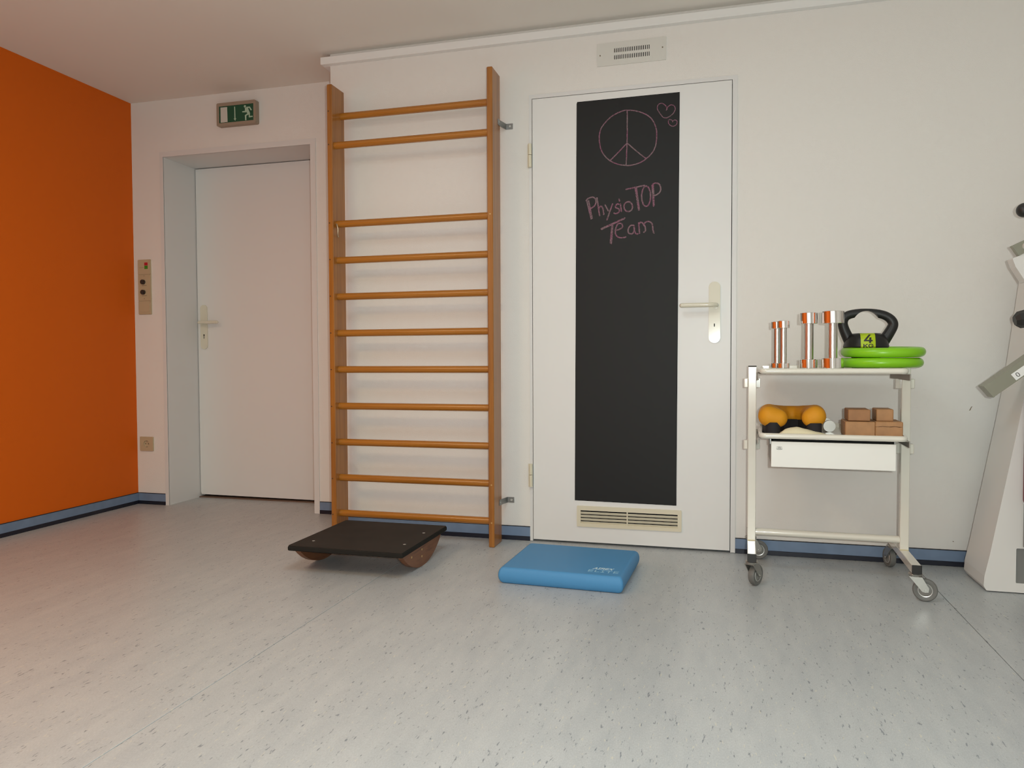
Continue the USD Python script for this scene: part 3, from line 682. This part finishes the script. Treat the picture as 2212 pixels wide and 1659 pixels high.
castor(-HX, -0.2030, 62)
castor(HX, -0.2030, -8)
castor(-HX, 0.2000, 8)
castor(HX, 0.2000, 105)

# things on the trolley: positions in the trolley's own frame
_c, _s = math.cos(math.radians(TR)), math.sin(math.radians(TR))
on = lambda x, y, z: (TX + _c * x - _s * y, TY + _s * x + _c * y, z)
ZT, ZM = 0.7846, 0.5526


def dumbbell(label, x, y, h, rh, hh, rb, group=None):
    t = thing('dumbbell', label, 'dumbbell', on(x, y, ZT), TR, group)
    b = 0.0012
    head = lambda z0: lathe([(0, z0), (rh - b, z0), (rh, z0 + b), (rh, z0 + hh - b), (rh - b, z0 + hh), (0, z0 + hh)], 64)
    part(t, 'head', head(0.0), 'chrome', **L)
    part(t, 'head', head(h - hh), 'chrome', **L)
    part(t, 'grip', lathe([(0, hh - 0.001), (rb, hh - 0.001), (rb, h - hh + 0.001), (0, h - hh + 0.001)], 48), 'knurled_chrome', label='knurled grip', **L)
    return t


d = dumbbell('smallest chrome dumbbell standing upright, the front one of the pair', -0.1605, -0.120, 0.1805, 0.0222, 0.0265, 0.0122, 'small dumbbell pair')
dup(d, 'smallest chrome dumbbell standing upright, half hidden behind its twin', on(-0.1795, -0.062, ZT), TR)
dumbbell('medium chrome dumbbell standing upright between the small pair and the largest one', -0.0740, -0.120, 0.2080, 0.0305, 0.0400, 0.0165)
dumbbell('largest chrome dumbbell standing upright next to the black kettlebell', 0.0030, -0.150, 0.2105, 0.0372, 0.0440, 0.0160)

# green ring weights
RMAJ, RMIN = 0.1225, 0.0175
ring0 = trimesh.creation.torus(RMAJ, RMIN, 72, 24)
t = thing('ring_weight', 'bright green ring weight lying flat, the lower of the two', 'ring weight', on(0.1770, -0.030, ZT + 0.0090 + RMIN), TR, 'green ring weights')
part(t, 'ring', ring0, 'ring_green', local=True, smooth=60)
r2 = dup(t, 'bright green ring weight on top of the other, around the kettlebell', on(0.1840, -0.028, ZT + 0.0090 + 3 * RMIN + 0.0045), TR)
UsdGeom.Xformable(stage.GetPrimAtPath(r2.path)).AddRotateXOp().Set(1.9)

# kettlebell
KX, KY = 0.1285, -0.030
t = thing('kettlebell', 'black vinyl kettlebell with lime 4 KG label standing inside the green rings', 'kettlebell', on(KX, KY, ZT), TR)
prof = [(0, 0), (0.043, 0), (0.046, 0.003), (0.049, 0.055), (0.058, 0.070), (0.0725, 0.0795), (0.0770, 0.0840), (0.0765, 0.0885), (0.0735, 0.1010), (0.0700, 0.1120), (0.0620, 0.1255), (0.0480, 0.1335), (0, 0.1345)]
body = man(lathe(prof, 64))
horn = spline([(-0.0560, 0, 0.108), (-0.0660, 0, 0.130), (-0.0745, 0, 0.152), (-0.0785, 0, 0.174), (-0.0700, 0, 0.195), (-0.0430, 0, 0.2065), (0.0020, 0, 0.2100), (0.0460, 0, 0.2035), (0.0770, 0, 0.1880), (0.0890, 0, 0.1680), (0.0815, 0, 0.1440), (0.0690, 0, 0.1220), (0.0580, 0, 0.104)], 70)
rad = np.interp(np.linspace(0, 1, 70), [0, 0.14, 0.3, 0.5, 0.7, 0.86, 1], [0.0200, 0.0180, 0.0158, 0.0142, 0.0158, 0.0185, 0.0205])
kb = body + man(tube(horn, rad, 24))
dip = man(cyl((0, -0.2, 0.1720), (0, 0.2, 0.1720), 0.0440, 64))
kb = kb - dip
part(t, 'body', kb, 'kettlebell_vinyl', local=True, smooth=35)
pz, pr_ = [p[1] for p in prof[3:]], [p[0] for p in prof[3:]]


def wrap(poly, lift, th=0.0006, step=0.003):
    """A flat shape in (x, z) laid on the kettlebell's round front."""
    x0, z0, x1, z1 = poly.bounds
    m = xz(poly, 0, 0.001)
    m = trimesh.Trimesh(*trimesh.remesh.subdivide_to_size(m.vertices, m.faces, step), process=False)
    v = m.vertices
    r = np.interp(v[:, 2], pz, pr_)
    off = np.where(v[:, 1] < 0.0005, lift + th, lift)
    y = -np.sqrt(np.maximum((r + off) ** 2 - v[:, 0] ** 2, 1e-6))
    return trimesh.Trimesh(np.stack([v[:, 0], y, v[:, 2]], 1), m.faces, process=False)


def text_poly(s, h, bold):
    m = meshkit.text_mesh(s, h, 0.001, bold)
    top = m.vertices[:, 2] > 0.0005
    f = [m.vertices[q][:, :2] for q in m.faces if top[q].all()]
    return shapely.union_all([sg.Polygon(q).buffer(1e-5) for q in f])


lb = part(t, 'label', wrap(rrect(-0.0265, 0.0215, 0.0785, 0.1345, 0.003), 0.0003), 'label_lime', local=True, label='lime yellow weight label', smooth=60)
p4 = text_poly('4', 0.029, True)
p4 = affinity.skew(affinity.scale(p4, 1.25, 1.0, origin=(0, 0)), 6, origin=(0, 0))
p4 = affinity.translate(p4, -0.0025 - (p4.bounds[0] + p4.bounds[2]) / 2, 0.0985)
part(t, 'digit', wrap(p4, 0.0010), 'black_plastic', local=True, parent=lb, label='black digit 4', smooth=60)
pk = affinity.scale(text_poly('KG', 0.0125, True), 1.45, 1.0, origin=(0, 0))
pk = affinity.translate(pk, -0.0025 - (pk.bounds[0] + pk.bounds[2]) / 2, 0.0810)
part(t, 'unit', wrap(pk, 0.0010), 'black_plastic', local=True, parent=lb, label='black letters KG', smooth=60)

# mustard horseshoe cushion
t = thing('horseshoe_cushion', 'mustard yellow horseshoe cushion lying on the lower trolley shelf', 'cushion', on(-0.13, -0.08, ZM), TR)
SP = [((-0.2095, -0.150, 0.617), 0.0375), ((-0.1780, -0.150, 0.611), 0.0330), ((-0.2070, -0.080, 0.620), 0.0380), ((-0.1900, -0.020, 0.617), 0.0350), ((-0.1500, 0.030, 0.613), 0.0330), ((-0.1000, 0.034, 0.613), 0.0330),
      ((-0.0600, -0.015, 0.617), 0.0350), ((-0.0480, -0.080, 0.620), 0.0375), ((-0.0520, -0.150, 0.620), 0.0365), ((-0.0650, -0.152, 0.614), 0.0330)]
sp = lambda k: Manifold.sphere(SP[k][1], 40).translate(SP[k][0])
u = Manifold()
for a, b, c in ((0, 1, 2), (2, 3, 3), (3, 4, 4), (4, 5, 5), (5, 6, 6), (6, 7, 7), (7, 8, 9)):
    u = u + Manifold.batch_hull([sp(a), sp(b), sp(c)])
u = u.refine_to_length(0.006)
m = tm(u); trimesh.smoothing.filter_taubin(m, lamb=0.5, nu=0.53, iterations=24)
m.apply_translation((0.13, 0.08, -ZM))
part(t, 'cushion', m, 'mustard_cloth', local=True, smooth=True)
base = sg.LineString([(-0.196, -0.158), (-0.205, -0.07), (-0.17, 0.01), (-0.125, 0.03), (-0.08, 0.01), (-0.05, -0.07), (-0.056, -0.158)]).buffer(0.026)
part(t, 'underside', xy(affinity.translate(base, 0.13, 0.08), 0.0005, 0.044), 'black_cloth', local=True, label='black underside')

t = thing('cloth_pouch', 'small cream cloth pouch lying in front of the mustard cushion', 'pouch', on(-0.094, -0.180, ZM), TR)
nu, nv = 48, 24
gx, gy = np.meshgrid(np.linspace(-1, 1, nu), np.linspace(-1, 1, nv), indexing='ij')
edge = np.clip((1 - np.abs(gx) ** 2.2) * (1 - np.abs(gy) ** 2.2), 0, 1)
px_, py_ = gx * 0.082 + 0.004 * gy, gy * 0.024 * (0.55 + 0.45 * (1 - np.clip(gx, 0, 1) ** 2))
hx = np.interp(gx, [-1, -0.75, -0.25, 0.3, 1], [0.5, 1.0, 1.0, 0.62, 0.25])
hz = 0.004 + 0.027 * edge ** 0.55 * hx + 0.003 * (meshkit.fbm(np.stack([px_ * 60, py_ * 60, 0 * px_], -1), 3, 3) - 0.5) * edge
top = np.stack([px_, py_, hz], -1).reshape(-1, 3); bot = np.stack([px_, py_, 0.0006 + 0 * hz], -1).reshape(-1, 3)
F = []
N0 = nu * nv
for i in range(nu - 1):
    for j in range(nv - 1):
        a, b, c, d_ = i * nv + j, (i + 1) * nv + j, (i + 1) * nv + j + 1, i * nv + j + 1
        F += [(a, b, c), (a, c, d_), (N0 + a, N0 + c, N0 + b), (N0 + a, N0 + d_, N0 + c)]
rim = [i * nv for i in range(nu)] + [(nu - 1) * nv + j for j in range(1, nv)] + [i * nv + nv - 1 for i in range(nu - 2, -1, -1)] + [j for j in range(nv - 2, 0, -1)]
for a, b in zip(rim, rim[1:] + rim[:1]):
    F += [(a, N0 + b, b), (a, N0 + a, N0 + b)]
m = trimesh.Trimesh(np.vstack([top, bot]), np.array(F), process=False); m.fix_normals()
part(t, 'pouch', m, 'cream_cloth', local=True, smooth=50)

t = thing('dumbbell', 'grey metal dumbbell lying on the lower shelf beside the brown blocks', 'dumbbell', on(0.0090, 0.060, ZM + 0.0215), TR)
ax = lambda y0, y1, r: cyl((0, y0, 0), (0, y1, 0), r, 32)
part(t, 'head', ax(-0.078, -0.050, 0.0212), 'castor_metal', local=True)
part(t, 'head', ax(0.050, 0.078, 0.0212), 'castor_metal', local=True)
part(t, 'grip', ax(-0.051, 0.051, 0.0115), 'knurled_chrome', local=True)


def block(label, x0, x1, y0, y1, z0, z1, look, crack=None, rot=0.0):
    t = thing('brown_block', label, 'block', on((x0 + x1) / 2, (y0 + y1) / 2, z0), TR + rot, 'brown blocks on the lower shelf')
    hx_, hy_ = (x1 - x0) / 2, (y1 - y0) / 2
    m = man(box(-hx_, hx_, -hy_, hy_, 0, z1 - z0, 0.0022))
    if crack:
        n_ = 14
        xs = np.linspace(-hx_ - 0.002, hx_ + 0.002, n_)
        rng = np.random.default_rng(5)
        zc = crack + rng.normal(0, 0.0007, n_)
        th = np.abs(rng.normal(0.0009, 0.0005, n_)) + 0.0003
        pl = sg.Polygon(list(zip(xs, zc + th)) + list(zip(xs[::-1], (zc - th)[::-1])))
        m = m - man(xz(pl, -hy_ - 0.01, 0.02))
    part(t, 'block', m, look, local=True, smooth=False)


block('brown block at the bottom left of the small stack', 0.0440, 0.1400, -0.181, -0.052, ZM, 0.6055, 'brown_block')
block('brown block at the bottom right of the small stack, with a crack across its front', 0.1408, 0.2275, -0.181, -0.052, ZM, 0.6070, 'brown_block', 0.0375)
block('brown block at the top left of the small stack', 0.0545, 0.1260, -0.170, -0.060, 0.6072, 0.6475, 'brown_block_dark')
block('brown block at the top right of the small stack', 0.1470, 0.2010, -0.158, -0.060, 0.6072, 0.6490, 'brown_block')

# ------------------------------------------------------------------ exercise machine cut by the right edge of the photo
t = thing('exercise_machine', 'white exercise machine with silver arm, dark red pad and black knobs at the right edge', 'exercise machine', (2.05, -0.22, 0))
Y0, Y1 = -0.335, -0.115
side = sg.Polygon([(1.7275, 0.004), (1.7185, 0.020), (1.7205, 0.055), (1.7360, 0.1300), (1.8170, 0.5870), (1.8420, 0.740), (1.8900, 1.14), (2.08, 1.20), (2.36, 1.20), (2.42, 0.75), (2.50, 0.004)])
inset = rrect(1.818, 2.36, 0.037, 0.160, 0.004)
sh = man(xz(side.buffer(-0.006).buffer(0.006).difference(inset), Y0, 0.012)) + man(xz(side.buffer(-0.006).buffer(0.006), Y0 + 0.008, Y1 - Y0 - 0.008))
part(t, 'shroud', sh, 'machine_white', smooth=30, label='white slanted housing')
part(t, 'inset_panel', xz(inset, Y0 + 0.004, 0.005), 'machine_grey', label='grey inset panel')
part(t, 'back_pad', rbox(1.829, 2.30, -0.420, -0.337, 0.315, 0.765, 0.020), 'red_leather', label='dark red padded cushion')
part(t, 'pad_base', box(1.836, 2.29, -0.400, -0.338, 0.165, 0.322, 0.004), 'machine_grey')
part(t, 'column', box(2.06, 2.16, -0.30, -0.16, 0.9, 1.62, 0.004), 'machine_white')
# silver arm: square tube rising to the right
A = np.array([1.7075, 0.7140]); D = np.array([0.7815, 0.6240]); Nn = np.array([-D[1], D[0]])
arm = np.array([(*(A + D * s_ + Nn * n_), y) for s_ in (0, 0.62) for n_ in (-0.0235, 0.0235) for y in (-0.405, -0.345)])
arm = Manifold.hull_points(arm[:, [0, 2, 1]].astype(np.float64))
ar = part(t, 'arm', arm, 'machine_silver', smooth=False, label='silver square tube arm')
capm = np.array([(*(A + D * s_ + Nn * n_), y) for s_ in (-0.006, 0.0) for n_ in (-0.0245, 0.0245) for y in (-0.406, -0.344)])
part(t, 'end_cap', Manifold.hull_points(capm[:, [0, 2, 1]].astype(np.float64)), 'machine_silver', parent=ar, smooth=False)
pin = A + D * 0.012 - Nn * 0.026
part(t, 'screw', cyl((pin[0], -0.375, pin[1] - 0.004), (pin[0] - Nn[0] * -0.004, -0.375, pin[1] + 0.004), 0.006, 14), 'screw_steel', parent=ar)
lab = sg.Polygon([tuple(A + D * a_ + Nn * b_) for a_, b_ in ((0.083, -0.020), (0.083, 0.006), (0.36, 0.006), (0.36, -0.020))])
part(t, 'sticker', xz(lab, -0.4056, 0.0007), 'paper_white', parent=ar, label='white sticker', smooth=False)
zero = affinity.scale(text_poly('0', 0.015, False), 1, 1, origin=(0, 0))
zero = affinity.rotate(zero, math.degrees(math.atan2(D[1], D[0])), origin=(0, 0))
q = A + D * 0.092 + Nn * -0.0145
part(t, 'digit', xz(affinity.translate(zero, q[0], q[1]), -0.4061, 0.0006), 'dark_print', parent=ar, label='small dark 0', smooth=False)
# knobs and lever on rods from the column
def rod(p, q_, r, look, name):
    return part(t, name, cyl(p, q_, r, 20), look)
part(t, 'knob', trimesh.creation.icosphere(3, 0.0245).apply_translation((1.8155, -0.36, 1.332)), 'black_plastic', label='round black knob')
rod((1.8155, -0.36, 1.332), (2.10, -0.29, 1.332), 0.008, 'screw_steel', 'knob_rod')
gr = lathe([(0, -0.036), (0.018, -0.036), (0.029, -0.024), (0.031, 0.0), (0.029, 0.024), (0.018, 0.036), (0, 0.036)], 8)
gr.apply_transform(trimesh.transformations.rotation_matrix(math.radians(78), (0, 1, 0)))
gr.apply_translation((1.8275, -0.36, 0.962))
part(t, 'grip', gr, 'black_plastic', label='faceted black grip knob', smooth=False)
rod((1.8275, -0.36, 0.962), (2.10, -0.29, 1.02), 0.009, 'screw_steel', 'grip_rod')
lev = sg.Polygon([(1.7770, 1.2105), (1.7990, 1.1760), (1.826, 1.190), (2.09, 1.32), (2.09, 1.36), (1.826, 1.2345)])
lv = part(t, 'lever', xz(lev, -0.370, 0.022), 'machine_silver', smooth=False, label='flat silver lever')
part(t, 'lever_boss', cyl((1.823, -0.384, 1.2085), (1.823, -0.368, 1.2085), 0.0150, 28), 'machine_white', parent=lv)
wl = sg.Polygon([(1.7805, 1.1680), (1.790, 1.140), (1.822, 1.085), (1.96, 1.15), (1.96, 1.24), (1.82, 1.182), (1.805, 1.178)])
part(t, 'cover', xz(wl.buffer(-0.004).buffer(0.004), -0.366, 0.05), 'machine_white', label='white rounded cover below the lever')
part(t, 'cover_arm', box(1.94, 2.10, -0.35, -0.28, 1.15, 1.24, 0.003), 'machine_white')
